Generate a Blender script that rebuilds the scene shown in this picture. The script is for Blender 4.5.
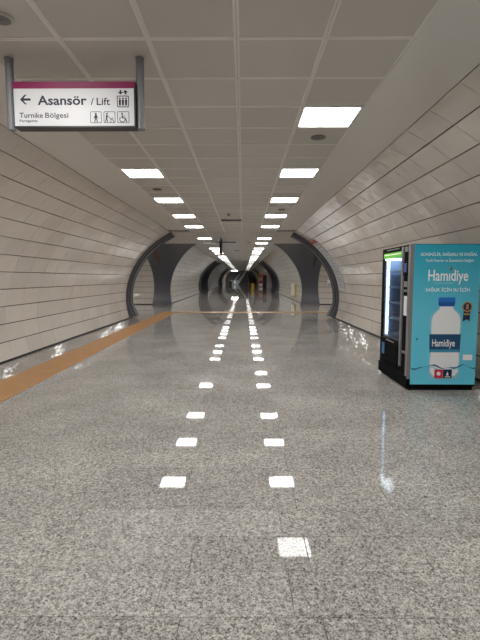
import bpy, math, random
from mathutils import Vector
random.seed(7)
for o in list(bpy.data.objects):
    bpy.data.objects.remove(o)
scene = bpy.context.scene
COL = scene.collection

# ---------------------------------------------------------------- camera
HC = 1.44                       # eye height
FPX, VPX, HORIZON = 445.0, 243.0, 278.0
PITCH = math.atan((320 - HORIZON) / FPX)
YAW = math.atan((VPX - 240) / FPX)
cam_data = bpy.data.cameras.new('camera')
cam_data.sensor_fit = 'AUTO'
cam_data.sensor_width = 36.0
cam_data.lens = FPX / 640 * 36.0
cam_data.clip_end = 400
cam = bpy.data.objects.new('camera', cam_data)
COL.objects.link(cam)
cam.location = (0, 0, HC)
cam.rotation_euler = (math.pi / 2 - PITCH, 0, YAW)
scene.camera = cam

# ---------------------------------------------------------------- world and exposure
world = bpy.data.worlds.new('world')
scene.world = world
world.use_nodes = True
world.node_tree.nodes['Background'].inputs[0].default_value = (0.5, 0.5, 0.5, 1)
world.node_tree.nodes['Background'].inputs[1].default_value = 0.0
vs = scene.view_settings
vs.view_transform = 'Standard'
vs.look = 'None'
vs.gamma = 1.0
vs.exposure = 0.0
vs.use_curve_mapping = False
LIGHT_POWER = 28.0
LIGHT_FAR = 7.5


def at(x, y, Y):
    """photo pixel -> point on the plane at depth Y"""
    c, s = math.cos(PITCH), math.sin(PITCH)
    u, v = (x - VPX) / FPX, (320 - y) / FPX
    t = Y / (c + v * s)
    return Vector((u * t, Y, HC + t * (v * c - s)))


# ---------------------------------------------------------------- materials
def mat(name, color, rough=0.5, metal=0.0, emit=None, strength=0.0, spec=0.5, alpha=None, trans=0.0):
    m = bpy.data.materials.new(name)
    m.use_nodes = True
    b = m.node_tree.nodes['Principled BSDF']
    b.inputs['Base Color'].default_value = (*color, 1)
    b.inputs['Roughness'].default_value = rough
    b.inputs['Metallic'].default_value = metal
    b.inputs['Specular IOR Level'].default_value = spec
    if emit:
        b.inputs['Emission Color'].default_value = (*emit, 1)
        b.inputs['Emission Strength'].default_value = strength
    if trans:
        b.inputs['Transmission Weight'].default_value = trans
    return m


def srgb(r, g, b):
    return tuple(((v / 255) / 12.92 if v / 255 <= 0.04045 else ((v / 255 + 0.055) / 1.055) ** 2.4) for v in (r, g, b))


def nodes(m):
    return m.node_tree, m.node_tree.nodes, m.node_tree.links, m.node_tree.nodes['Principled BSDF']


def mix_rgb(n, l, fac, a, b, blend='MIX'):
    x = n.new('ShaderNodeMix')
    x.data_type = 'RGBA'
    x.blend_type = blend
    for sock, val in ((x.inputs[0], fac), (x.inputs[6], a), (x.inputs[7], b)):
        if hasattr(val, 'is_linked'):
            l.new(val, sock)
        elif isinstance(val, (int, float)):
            sock.default_value = val
        else:
            sock.default_value = (*val, 1)
    return x.outputs[2]


def math_node(n, l, op, a, b=0.0, c=None):
    x = n.new('ShaderNodeMath')
    x.operation = op
    for i, val in enumerate((a, b) if c is None else (a, b, c)):
        if hasattr(val, 'is_linked'):
            l.new(val, x.inputs[i])
        else:
            x.inputs[i].default_value = val
    return x.outputs[0]


FLOOR_ROW, FLOOR_LEN, FLOOR_Y0 = 0.2985, 0.606, 2.366


def granite(name, joints, dull=False):
    m = mat(name, (0.3, 0.3, 0.3), 0.1, spec=0.09)
    t, n, l, b = nodes(m)
    geo = n.new('ShaderNodeNewGeometry')
    v1 = n.new('ShaderNodeTexVoronoi'); v1.inputs['Scale'].default_value = 150
    v2 = n.new('ShaderNodeTexVoronoi'); v2.inputs['Scale'].default_value = 270
    no = n.new('ShaderNodeTexNoise'); no.inputs['Scale'].default_value = 1.1; no.inputs['Detail'].default_value = 5
    for q in (v1, v2, no):
        l.new(geo.outputs['Position'], q.inputs['Vector'])
    s1 = n.new('ShaderNodeSeparateColor'); l.new(v1.outputs['Color'], s1.inputs[0])
    s2 = n.new('ShaderNodeSeparateColor'); l.new(v2.outputs['Color'], s2.inputs[0])
    r1 = n.new('ShaderNodeValToRGB')
    e = r1.color_ramp.elements
    e[0].position = 0.0; e[0].color = (0.112, 0.111, 0.110, 1)
    e[1].position = 1.0; e[1].color = (0.560, 0.554, 0.544, 1)
    for p, c in ((0.18, (0.24, 0.232, 0.222, 1)), (0.42, (0.42, 0.408, 0.39, 1)), (0.72, (0.56, 0.54, 0.515, 1))):
        q = e.new(p); q.color = c
    l.new(s1.outputs[0], r1.inputs[0])
    r2 = n.new('ShaderNodeValToRGB')
    e = r2.color_ramp.elements
    e[0].position = 0.0; e[0].color = (0.063, 0.064, 0.066, 1)
    e[1].position = 1.0; e[1].color = (0.532, 0.526, 0.514, 1)
    q = e.new(0.4); q.color = (0.308, 0.305, 0.301, 1)
    l.new(s2.outputs[1], r2.inputs[0])
    col = mix_rgb(n, l, 0.45, r1.outputs[0], r2.outputs[0])
    # clumps of crystals
    v3 = n.new('ShaderNodeTexVoronoi'); v3.inputs['Scale'].default_value = 62
    l.new(geo.outputs['Position'], v3.inputs['Vector'])
    s3 = n.new('ShaderNodeSeparateColor'); l.new(v3.outputs['Color'], s3.inputs[0])
    m3 = n.new('ShaderNodeMapRange'); m3.inputs[3].default_value = 0.80; m3.inputs[4].default_value = 1.20
    l.new(s3.outputs[2], m3.inputs[0])
    col = mix_rgb(n, l, 1.0, col, m3.outputs[0], 'MULTIPLY')
    cg = n.new('ShaderNodeBrightContrast'); cg.inputs[2].default_value = 0.28
    cg.inputs[1].default_value = 0.02
    l.new(col, cg.inputs[0])
    col = cg.outputs[0]
    # worn / dirty clouds
    r3 = n.new('ShaderNodeValToRGB')
    r3.color_ramp.elements[0].position = 0.32; r3.color_ramp.elements[0].color = (0.80, 0.79, 0.78, 1)
    r3.color_ramp.elements[1].position = 0.68; r3.color_ramp.elements[1].color = (1.05, 1.04, 1.02, 1)
    l.new(no.outputs[0], r3.inputs[0])
    col = mix_rgb(n, l, 1.0, col, r3.outputs[0], 'MULTIPLY')
    # small dark stains
    st = n.new('ShaderNodeTexVoronoi'); st.inputs['Scale'].default_value = 2.2
    l.new(geo.outputs['Position'], st.inputs['Vector'])
    stm = math_node(n, l, 'LESS_THAN', st.outputs['Distance'], 0.035)
    stc = n.new('ShaderNodeSeparateColor'); l.new(st.outputs['Color'], stc.inputs[0])
    stm = math_node(n, l, 'MULTIPLY', stm, math_node(n, l, 'GREATER_THAN', stc.outputs[0], 0.62))
    col = mix_rgb(n, l, math_node(n, l, 'MULTIPLY', stm, 0.7), col, (0.03, 0.03, 0.03))
    if joints:
        mp = n.new('ShaderNodeMapping')
        mp.inputs['Location'].default_value = (0.075, -FLOOR_Y0, 0)
        l.new(geo.outputs['Position'], mp.inputs['Vector'])
        br = n.new('ShaderNodeTexBrick')
        br.inputs['Color1'].default_value = (1, 1, 1, 1)
        br.inputs['Color2'].default_value = (0.93, 0.93, 0.93, 1)
        br.inputs['Mortar'].default_value = (0.62, 0.61, 0.6, 1)
        br.inputs['Scale'].default_value = 1.0
        br.inputs['Brick Width'].default_value = FLOOR_LEN
        br.inputs['Row Height'].default_value = FLOOR_ROW
        br.inputs['Mortar Size'].default_value = 0.0022
        br.offset = 0.2
        l.new(mp.outputs[0], br.inputs['Vector'])
        col = mix_rgb(n, l, 1.0, col, br.outputs[0], 'MULTIPLY')
    else:
        oi = n.new('ShaderNodeObjectInfo')
        mr = n.new('ShaderNodeMapRange')
        mr.inputs[3].default_value = 0.92; mr.inputs[4].default_value = 1.03
        l.new(oi.outputs['Random'], mr.inputs[0])
        col = mix_rgb(n, l, 1.0, col, mr.outputs[0], 'MULTIPLY')
    l.new(col, b.inputs['Base Color'])
    rr = n.new('ShaderNodeMapRange')
    rr.inputs[1].default_value = 0.35; rr.inputs[2].default_value = 0.7
    rr.inputs[3].default_value = 0.3 if dull else 0.015; rr.inputs[4].default_value = 0.4 if dull else 0.045
    l.new(no.outputs[0], rr.inputs[0])
    l.new(rr.outputs[0], b.inputs['Roughness'])
    return m


def panel_mat(name, color, rough=0.05, vary=0.06, wave=0.008):
    m = mat(name, color, rough, spec=0.28)
    t, n, l, b = nodes(m)
    oi = n.new('ShaderNodeObjectInfo')
    mr = n.new('ShaderNodeMapRange')
    mr.inputs[3].default_value = 1 - vary; mr.inputs[4].default_value = 1 + vary
    l.new(oi.outputs['Random'], mr.inputs[0])
    geo = n.new('ShaderNodeNewGeometry')
    no = n.new('ShaderNodeTexNoise'); no.inputs['Scale'].default_value = 2.5; no.inputs['Detail'].default_value = 3
    l.new(geo.outputs['Position'], no.inputs['Vector'])
    r = n.new('ShaderNodeMapRange'); r.inputs[3].default_value = 0.95; r.inputs[4].default_value = 1.05
    l.new(no.outputs[0], r.inputs[0])
    f = math_node(n, l, 'MULTIPLY', mr.outputs[0], r.outputs[0])
    l.new(mix_rgb(n, l, 1.0, color, f, 'MULTIPLY'), b.inputs['Base Color'])
    bp = n.new('ShaderNodeBump'); bp.inputs['Strength'].default_value = 1.0; bp.inputs['Distance'].default_value = wave
    n2 = n.new('ShaderNodeTexNoise'); n2.inputs['Scale'].default_value = 4.5; n2.inputs['Detail'].default_value = 1.0
    l.new(geo.outputs['Position'], n2.inputs['Vector'])
    l.new(n2.outputs[0], bp.inputs['Height'])
    l.new(bp.outputs[0], b.inputs['Normal'])
    return m


def grid_ceiling(name, color, cell, line, off):
    m = mat(name, color, 0.45)
    t, n, l, b = nodes(m)
    geo = n.new('ShaderNodeNewGeometry')
    mp = n.new('ShaderNodeMapping'); mp.inputs['Location'].default_value = (-off[0], -off[1], 0)
    l.new(geo.outputs['Position'], mp.inputs['Vector'])
    br = n.new('ShaderNodeTexBrick'); br.offset = 0.0
    br.inputs['Color1'].default_value = (*color, 1); br.inputs['Color2'].default_value = (*[c * 0.95 for c in color], 1)
    br.inputs['Mortar'].default_value = (*[min(1, c * 1.25) for c in color], 1)
    br.inputs['Scale'].default_value = 1; br.inputs['Brick Width'].default_value = cell
    br.inputs['Row Height'].default_value = cell; br.inputs['Mortar Size'].default_value = line
    l.new(mp.outputs[0], br.inputs['Vector'])
    l.new(br.outputs[0], b.inputs['Base Color'])
    return m


def perforated(name, color):
    m = mat(name, color, 0.42)
    t, n, l, b = nodes(m)
    tc = n.new('ShaderNodeTexCoord')
    vo = n.new('ShaderNodeTexVoronoi'); vo.inputs['Scale'].default_value = 95; vo.inputs['Randomness'].default_value = 0.0
    l.new(tc.outputs['Object'], vo.inputs['Vector'])
    hole = math_node(n, l, 'LESS_THAN', vo.outputs['Distance'], 0.22)
    oi = n.new('ShaderNodeObjectInfo')
    mr = n.new('ShaderNodeMapRange'); mr.inputs[3].default_value = 0.96; mr.inputs[4].default_value = 1.04
    l.new(oi.outputs['Random'], mr.inputs[0])
    c = mix_rgb(n, l, hole, color, tuple(v * 0.42 for v in color))
    l.new(mix_rgb(n, l, 1.0, c, mr.outputs[0], 'MULTIPLY'), b.inputs['Base Color'])
    return m


M = {}
M['granite_tile'] = granite('granite_tile', False)
M['granite'] = granite('granite_far', True)
M['granite_dull'] = granite('granite_dull', False, True)
M['grout'] = mat('grout', (0.16, 0.155, 0.15), 0.8)
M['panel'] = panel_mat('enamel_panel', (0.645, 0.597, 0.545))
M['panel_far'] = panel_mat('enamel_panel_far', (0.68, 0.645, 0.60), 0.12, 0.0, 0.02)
M['joint'] = mat('joint', (0.04, 0.03, 0.025), 0.8, spec=0.1)
M['black'] = mat('black_paint', (0.012, 0.012, 0.013), 0.45)
M['dark_metal'] = mat('dark_metal', (0.105, 0.105, 0.12), 0.4)
M['arch_metal'] = mat('arch_metal', (0.12, 0.12, 0.132), 0.35, 0.2)
M['ceil_perf'] = perforated('ceiling_perforated', (0.60, 0.565, 0.525))
M['ceil_rim'] = mat('ceiling_rim', (0.82, 0.79, 0.75), 0.4)
M['ceil_plain'] = mat('ceiling_plain', (0.78, 0.745, 0.70), 0.3)
M['ceil_far'] = grid_ceiling('ceiling_far', (0.60, 0.57, 0.53), 0.6, 0.011, (-1.845, 3.168))
M['ceil_dark'] = mat('ceiling_slab', (0.3, 0.29, 0.28), 0.8)
M['frame_white'] = mat('fixture_frame', (0.75, 0.74, 0.72), 0.4)
M['light'] = mat('light_diffuser', (0.9, 0.9, 0.9), 0.5, emit=(1.0, 0.98, 0.95), strength=LIGHT_POWER)
M['light_far'] = mat('light_diffuser_far', (0.9, 0.9, 0.9), 0.5, emit=(1.0, 0.97, 0.93), strength=LIGHT_FAR)
M['light_dim'] = mat('light_diffuser_dim', (0.7, 0.7, 0.7), 0.5, emit=(1.0, 0.97, 0.93), strength=0.3)
M['steel'] = mat('brushed_steel', (0.26, 0.26, 0.28), 0.5, 0.15)
M['orange'] = mat('tactile_orange', (0.42, 0.17, 0.035), 0.42)
M['detector'] = mat('speaker_grille', (0.16, 0.15, 0.14), 0.6)
M['rim_beige'] = mat('speaker_rim', (0.5, 0.48, 0.45), 0.4)


def ribbed_orange():
    t, n, l, b = nodes(M['orange'])
    geo = n.new('ShaderNodeNewGeometry')
    w = n.new('ShaderNodeTexWave'); w.bands_direction = 'X'; w.inputs['Scale'].default_value = 4.5
    l.new(geo.outputs['Position'], w.inputs['Vector'])
    no = n.new('ShaderNodeTexNoise'); no.inputs['Scale'].default_value = 3.0; no.inputs['Detail'].default_value = 6
    l.new(geo.outputs['Position'], no.inputs['Vector'])
    l.new(mix_rgb(n, l, no.outputs[0], (0.40, 0.205, 0.075), (0.50, 0.27, 0.105)), b.inputs['Base Color'])
    bp = n.new('ShaderNodeBump'); bp.inputs['Distance'].default_value = 0.004; bp.inputs['Strength'].default_value = 0.6
    l.new(w.outputs[0], bp.inputs['Height'])
    l.new(bp.outputs[0], b.inputs['Normal'])


ribbed_orange()


# ---------------------------------------------------------------- mesh helpers
class MB:
    def __init__(self, xf=None):
        self.v, self.f, self.m = [], [], []
        self.xf = xf

    def add(self, pts, faces, mi=0):
        k = len(self.v)
        for p in pts:
            self.v.append(tuple(self.xf(p)) if self.xf else tuple(p))
        for q in faces:
            self.f.append([i + k for i in q]); self.m.append(mi)
        return self

    def box(self, x0, x1, y0, y1, z0, z1, mi=0):
        p = [(x, y, z) for x in (x0, x1) for y in (y0, y1) for z in (z0, z1)]
        return self.add(p, [(0, 1, 3, 2), (4, 6, 7, 5), (0, 4, 5, 1), (2, 3, 7, 6), (0, 2, 6, 4), (1, 5, 7, 3)], mi)

    def prism(self, poly, y0, y1, mi=0):
        """poly of (x, z) extruded along y"""
        n = len(poly)
        p = [(x, y0, z) for x, z in poly] + [(x, y1, z) for x, z in poly]
        f = [tuple(range(n)), tuple(range(2 * n - 1, n - 1, -1))]
        f += [(i, i + n, (i + 1) % n + n, (i + 1) % n) for i in range(n)]
        return self.add(p, f, mi)

    def cyl(self, p0, p1, r, n=16, mi=0, r1=None):
        p0, p1 = Vector(p0), Vector(p1)
        d = (p1 - p0).normalized()
        a = d.orthogonal().normalized(); b = d.cross(a)
        r1 = r if r1 is None else r1
        p = []
        for c, rr in ((p0, r), (p1, r1)):
            for i in range(n):
                t = 2 * math.pi * i / n
                p.append(c + a * math.cos(t) * rr + b * math.sin(t) * rr)
        f = [tuple(range(n - 1, -1, -1)), tuple(range(n, 2 * n))]
        f += [(i, (i + 1) % n, (i + 1) % n + n, i + n) for i in range(n)]
        return self.add(p, f, mi)

    def grid(self, rows, mi=0):
        """rows: list of equally long point lists"""
        w = len(rows[0])
        p = [q for r in rows for q in r]
        f = [(i * w + j, i * w + j + 1, (i + 1) * w + j + 1, (i + 1) * w + j) for i in range(len(rows) - 1) for j in range(w - 1)]
        return self.add(p, f, mi)

    def slab(self, front, back, mi=0):
        """closed slab between two grids of the same size"""
        h, w = len(front), len(front[0])
        k = h * w
        p = [q for r in front for q in r] + [q for r in back for q in r]
        f = []
        for i in range(h - 1):
            for j in range(w - 1):
                a = (i * w + j, i * w + j + 1, (i + 1) * w + j + 1, (i + 1) * w + j)
                f.append(a); f.append(tuple(x + k for x in reversed(a)))
        rim = [(0, j) for j in range(w)] + [(i, w - 1) for i in range(1, h)] + [(h - 1, j) for j in range(w - 2, -1, -1)] + [(i, 0) for i in range(h - 2, 0, -1)]
        rim = [i * w + j for i, j in rim]
        for a, b in zip(rim, rim[1:] + rim[:1]):
            f.append((b, a, a + k, b + k))
        return self.add(p, f, mi)

    def mesh(self, name, mats, origin=(0, 0, 0), smooth=False):
        me = bpy.data.meshes.new(name)
        ox, oy, oz = origin
        me.from_pydata([(x - ox, y - oy, z - oz) for x, y, z in self.v], [], self.f)
        for q in mats:
            me.materials.append(M[q] if isinstance(q, str) else q)
        for p, i in zip(me.polygons, self.m):
            p.material_index = i
            p.use_smooth = smooth
        import bmesh
        bm = bmesh.new(); bm.from_mesh(me)
        bmesh.ops.recalc_face_normals(bm, faces=bm.faces)
        bm.to_mesh(me); bm.free()
        return me

    def build(self, name, mats, parent=None, smooth=False, origin=None):
        if isinstance(mats, (str, bpy.types.Material)):
            mats = [mats]
        base = wloc(parent) if parent else Vector((0, 0, 0))
        org = Vector(origin) if origin is not None else base
        o = bpy.data.objects.new(name, self.mesh(name, mats, org, smooth))
        COL.objects.link(o)
        o.location = org - base
        o.parent = parent
        return o


def wloc(o):
    v = Vector((0, 0, 0))
    while o is not None:
        v += o.location
        o = o.parent
    return v


def piece(name, me, loc, parent, rot=(0, 0, 0)):
    o = bpy.data.objects.new(name, me)
    COL.objects.link(o)
    o.parent = parent
    o.location = Vector(loc) - wloc(parent)
    o.rotation_euler = rot
    return o


def tag(o, label, cat, group=None, kind=None):
    o['label'] = label
    o['category'] = cat
    if group:
        o['group'] = group
    if kind:
        o['kind'] = kind
    return o


def empty(name, loc, label, cat, group=None, kind=None):
    o = bpy.data.objects.new(name, None)
    COL.objects.link(o)
    o.location = loc
    o.empty_display_size = 0.1
    return tag(o, label, cat, group, kind)


def text_mesh(mb, body, x0, x1, zbase, cap, y, mi=0, bold=0.0, thick=0.0008):
    """lettering in the x/z plane at depth y (front face towards -y), fitted between x0 and x1"""
    cu = bpy.data.curves.new('lettering', 'FONT')
    cu.body = body
    cu.size = 1.0
    cu.resolution_u = 3
    cu.offset = bold
    o = bpy.data.objects.new('lettering', cu)
    COL.objects.link(o)
    dg = bpy.context.evaluated_depsgraph_get()
    dg.update()
    me = o.evaluated_get(dg).to_mesh()
    vs_ = [v.co.copy() for v in me.vertices]
    fs = [tuple(p.vertices) for p in me.polygons]
    o.evaluated_get(dg).to_mesh_clear()
    bpy.data.objects.remove(o)
    bpy.data.curves.remove(cu)
    a, b = min(v.x for v in vs_), max(v.x for v in vs_)
    sx = (x1 - x0) / (b - a)
    sz = cap / 0.727
    mb.add([(x0 + (v.x - a) * sx, y, zbase + v.y * sz) for v in vs_], fs, mi)
    return mb


# ---------------------------------------------------------------- tunnel profile
XC = -0.38                     # centre line of the passage
CEIL = 3.048
A, B, Z0 = 3.79, 2.85, 0.7        # half-ellipse of the vaulted wall
CELL, CY0 = 0.6, 3.168
PANEL = 0.6
CXC = -0.345
CXL = CXC - 2.5 * CELL           # left edge of the tile field
CXR = CXC + 2.5 * CELL


def half(z, a=A, b=B, z0=Z0):
    return a * math.sqrt(max(0.0, 1 - ((z - z0) / b) ** 2))


class Cross:
    """a cross passage: its own vault cuts the tunnel walls along a curve"""
    def __init__(self, y0):
        self.y0 = y0
        self.axis = y0 + 3.4

    def near(self, z):
        return self.y0

    def far(self, z):
        return self.y0 + 1.07 + half(z, 7.46)


CROSS = [Cross(15.9), Cross(41.8), Cross(75.8)]
Y_BACK, Y_END = -14.0, 109.0

# profile sampled by arc length -> courses
zs = [0.03 + (CEIL - 0.03) * i / 600 for i in range(601)]
arc = [0.0]
for a_, b_ in zip(zs, zs[1:]):
    arc.append(arc[-1] + math.hypot(half(b_) - half(a_), b_ - a_))


def z_at(s):
    if s >= arc[-1]:
        return CEIL
    for i in range(1, len(arc)):
        if arc[i] >= s:
            return zs[i - 1] + (zs[i] - zs[i - 1]) * (s - arc[i - 1]) / (arc[i] - arc[i - 1])


COURSE = 0.309
courses = []
s_ = 0.0
while s_ < arc[-1] - 0.05:
    e_ = min(s_ + COURSE, arc[-1])
    courses.append((s_ + 0.007, e_ - (0.007 if e_ < arc[-1] else 0.016)))
    s_ += COURSE


def wall_pt(side, z, y, off=0.0):
    """point on the vault; off > 0 lifts it into the tunnel"""
    h = half(z)
    nx, nz = h / A ** 2, (z - Z0) / B ** 2
    k = math.hypot(nx, nz)
    return Vector((XC + side * (h - off * nx / k), y, z - off * nz / k))


# ================================================================ FLOOR
TILE_Y0 = FLOOR_Y0 - 4 * FLOOR_ROW
N_ROWS = 18
TILE_Y1 = TILE_Y0 + N_ROWS * FLOOR_ROW
XF0, XF1 = -4.2, 3.45
fl = MB()
fl.box(XF0, XF1, Y_BACK - 0.2, TILE_Y0, -0.2, 0.0, 0)
fl.box(XF0, XF1, TILE_Y0, TILE_Y1, -0.2, -0.012, 1)
fl.box(-9.0, 8.0, TILE_Y1, Y_END, -0.2, 0.0, 0)
floor = fl.build('floor', ['granite', 'grout'])
tag(floor, 'polished speckled grey granite floor of the long underground passage', 'floor', kind='structure')


def tile_mesh(w, m='granite_tile'):
    b = MB()
    g = 0.0012
    x0, x1, y0, y1 = -w / 2 + g, w / 2 - g, -FLOOR_ROW / 2 + g, FLOOR_ROW / 2 - g
    e = 0.001
    pts = [(x0, y0, -0.012), (x1, y0, -0.012), (x1, y1, -0.012), (x0, y1, -0.012),
           (x0, y0, -e), (x1, y0, -e), (x1, y1, -e), (x0, y1, -e),
           (x0 + e, y0 + e, 0), (x1 - e, y0 + e, 0), (x1 - e, y1 - e, 0), (x0 + e, y1 - e, 0)]
    f = [(8, 9, 10, 11)] + [(i, (i + 1) % 4, (i + 1) % 4 + 4, i + 4) for i in range(4)] + [(i + 4, (i + 1) % 4 + 4, (i + 1) % 4 + 8, i + 8) for i in range(4)]
    return b.add(pts, f).mesh('floor_tile', [m])


WORN = [(-1.1, 0.02, 1.85, 2.75)]
tile_cache = {}
row_off = [0.21, 0.32, 0.21, 0.32]
for r in range(N_ROWS):
    yc = TILE_Y0 + (r + 0.5) * FLOOR_ROW
    start = (0.339 if (r - 4) % 2 else 0.222) - 8 * FLOOR_LEN
    x = start
    while x < XF1:
        a_, b_ = max(x, XF0), min(x + FLOOR_LEN, XF1)
        if b_ - a_ > 0.06:
            w = round(b_ - a_, 3)
            xm = (a_ + b_) / 2
            # a few worn tiles that have lost their polish
            worn = any(x0 < xm < x1 and y0 < yc < y1 for x0, x1, y0, y1 in WORN)
            key = (w, 'granite_dull' if worn else 'granite_tile')
            if key not in tile_cache:
                tile_cache[key] = tile_mesh(*key)
            piece('floor_tile', tile_cache[key], ((a_ + b_) / 2, yc, 0), floor,
                  (random.uniform(-1, 1) * 0.0006, random.uniform(-1, 1) * 0.0006, 0))
        x += FLOOR_LEN

# orange tactile strip along the left wall, and its branch across the passage
TX0, TX1 = -3.27, -2.67
tact = empty('tactile_path', (-3.11, 5.0, 0), 'orange ribbed tactile guide strip running along the left wall', 'tactile strip')
ty = MB().box(-0.297, 0.297, -0.297, 0.297, 0.0, 0.004).mesh('tactile_tile', ['orange'])
k = 0
while k < 23:
    piece('tactile_tile', ty, (-3.11, 4.9 + k * 0.6, 0.0005), tact)
    k += 1
tac2 = empty('tactile_path', (0.5, 18.7, 0), 'thin orange tactile strip crossing the passage beyond the arch', 'tactile strip')
for k in range(13):
    piece('tactile_tile', ty, (-3.11 + k * 0.6, 18.7, 0.0005), tac2)

# ================================================================ WALLS
for side, sname in ((-1, 'left'), (1, 'right')):
    # backing of the near section, cut by the vault of the cross passage
    bk = MB()
    zz = [0.0 + CEIL * i / 24 for i in range(25)]
    def edge(z):
        return CROSS[0].near(z) - 0.02
    bk.slab([[wall_pt(side, z, Y_BACK, -0.02), wall_pt(side, z, 3.0, -0.02), wall_pt(side, z, edge(z), -0.02)] for z in zz],
            [[wall_pt(side, z, Y_BACK, -0.15), wall_pt(side, z, 3.0, -0.15), wall_pt(side, z, edge(z), -0.15)] for z in zz])
    wall = bk.build('wall_' + sname, 'joint', smooth=False)
    tag(wall, 'curved %s wall of beige enamel panels before the first arch' % sname, 'wall', kind='structure')
    ystart0 = 2.97 if side < 0 else 3.24
    # rear part behind the viewpoint: one run of plain courses
    rear = MB()
    for (s0, s1) in courses:
        pz = [z_at(s0 + (s1 - s0) * i / 3) for i in range(4)]
        rear.slab([[wall_pt(side, z, Y_BACK), wall_pt(side, z, ystart0)] for z in pz],
                  [[wall_pt(side, z, Y_BACK, -0.018), wall_pt(side, z, ystart0, -0.018)] for z in pz])
    o = rear.build('rear_cladding', 'panel', wall)
    o['kind'] = 'stuff'
    for (s0, s1) in courses:
        pz = [z_at(s0 + (s1 - s0) * i / 3) for i in range(4)]
        zm = z_at((s0 + s1) / 2)
        g = 0.0022
        org = wall_pt(side, zm, 0)
        L = PANEL / 2 - g
        b = MB()
        b.slab([[wall_pt(side, z, -L), wall_pt(side, z, L)] for z in pz],
               [[wall_pt(side, z, -L, -0.018), wall_pt(side, z, L, -0.018)] for z in pz])
        me = b.mesh('wall_panel', ['panel'], org)
        lim = min(CROSS[0].near(z) for z in pz) - 0.04
        y = ystart0
        while y + PANEL < lim:
            piece('wall_panel', me, (org.x, y + PANEL / 2, org.z), wall,
                  (0, random.uniform(-1, 1) * 0.006, random.uniform(-1, 1) * 0.005))
            y += PANEL
        b = MB()
        b.slab([[wall_pt(side, z, y + g), wall_pt(side, z, CROSS[0].near(z) - 0.03)] for z in pz],
               [[wall_pt(side, z, y + g, -0.018), wall_pt(side, z, CROSS[0].near(z) - 0.03, -0.018)] for z in pz])
        b.build('wall_panel', 'panel', wall, origin=(org.x, (y + lim) / 2, org.z))
    # dark skirting gap
    bb = MB().box(XC + side * half(0.02) - 0.012, XC + side * half(0.02) + 0.012, Y_BACK, CROSS[0].near(0) - 0.1, 0.0, 0.032)
    tag(bb.build('baseboard_' + sname, 'black'), 'thin black skirting gap under the %s panel wall' % sname, 'baseboard', kind='structure')

    # further sections: panels as real courses in one mesh
    bounds = [(0, CROSS[0], CROSS[1]), (1, CROSS[1], CROSS[2]), (2, CROSS[2], None)]
    for i, c0, c1 in bounds:
        b = MB()
        ystart = lambda z: c0.far(z) + 0.1
        yend = (lambda z: c1.near(z) - 0.03) if c1 else (lambda z: Y_END)
        b.slab([[wall_pt(side, z, ystart(z), -0.02), wall_pt(side, z, yend(z), -0.02)] for z in zz],
               [[wall_pt(side, z, ystart(z), -0.15), wall_pt(side, z, yend(z), -0.15)] for z in zz], 1)
        for (s0, s1) in courses:
            pz = [z_at(s0 + (s1 - s0) * q / 3) for q in range(4)]
            ya, yb = max(ystart(z) for z in pz), min(yend(z) for z in pz)
            nn = int((yb - ya) / 1.284)
            for q in range(nn + 1):
                t0 = q / (nn + 1); t1 = (q + 1) / (nn + 1)
                dt = 0.003 / (yb - ya)
                def yy(z, t):
                    return ystart(z) + (yend(z) - ystart(z)) * t
                w1 = random.uniform(-1, 1) * 0.004
                w2 = random.uniform(-1, 1) * 0.004
                b.slab([[wall_pt(side, z, yy(z, t0 + dt), w1), wall_pt(side, z, yy(z, t1 - dt), w2)] for z in pz],
                       [[wall_pt(side, z, yy(z, t0 + dt), -0.018), wall_pt(side, z, yy(z, t1 - dt), -0.018)] for z in pz])
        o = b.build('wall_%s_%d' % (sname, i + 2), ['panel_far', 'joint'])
        tag(o, ['curved %s panel wall between the first and second dark arches',
                'curved %s panel wall beyond the second dark arch',
                'curved %s panel wall at the far end by the escalator'][i] % sname, 'wall', kind='structure')

# closing walls
tag(MB().box(-4.2, 3.5, Y_BACK - 0.2, Y_BACK, 0, CEIL).build('wall_back', 'ceil_plain'),
    'grey end wall of the passage behind the viewpoint', 'wall', kind='structure')
tag(MB().box(-5, 4.5, Y_END, Y_END + 0.3, 0, CEIL + 3).build('wall_far', 'ceil_dark'),
    'dark end wall behind the escalator at the far end', 'wall', kind='structure')

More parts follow.
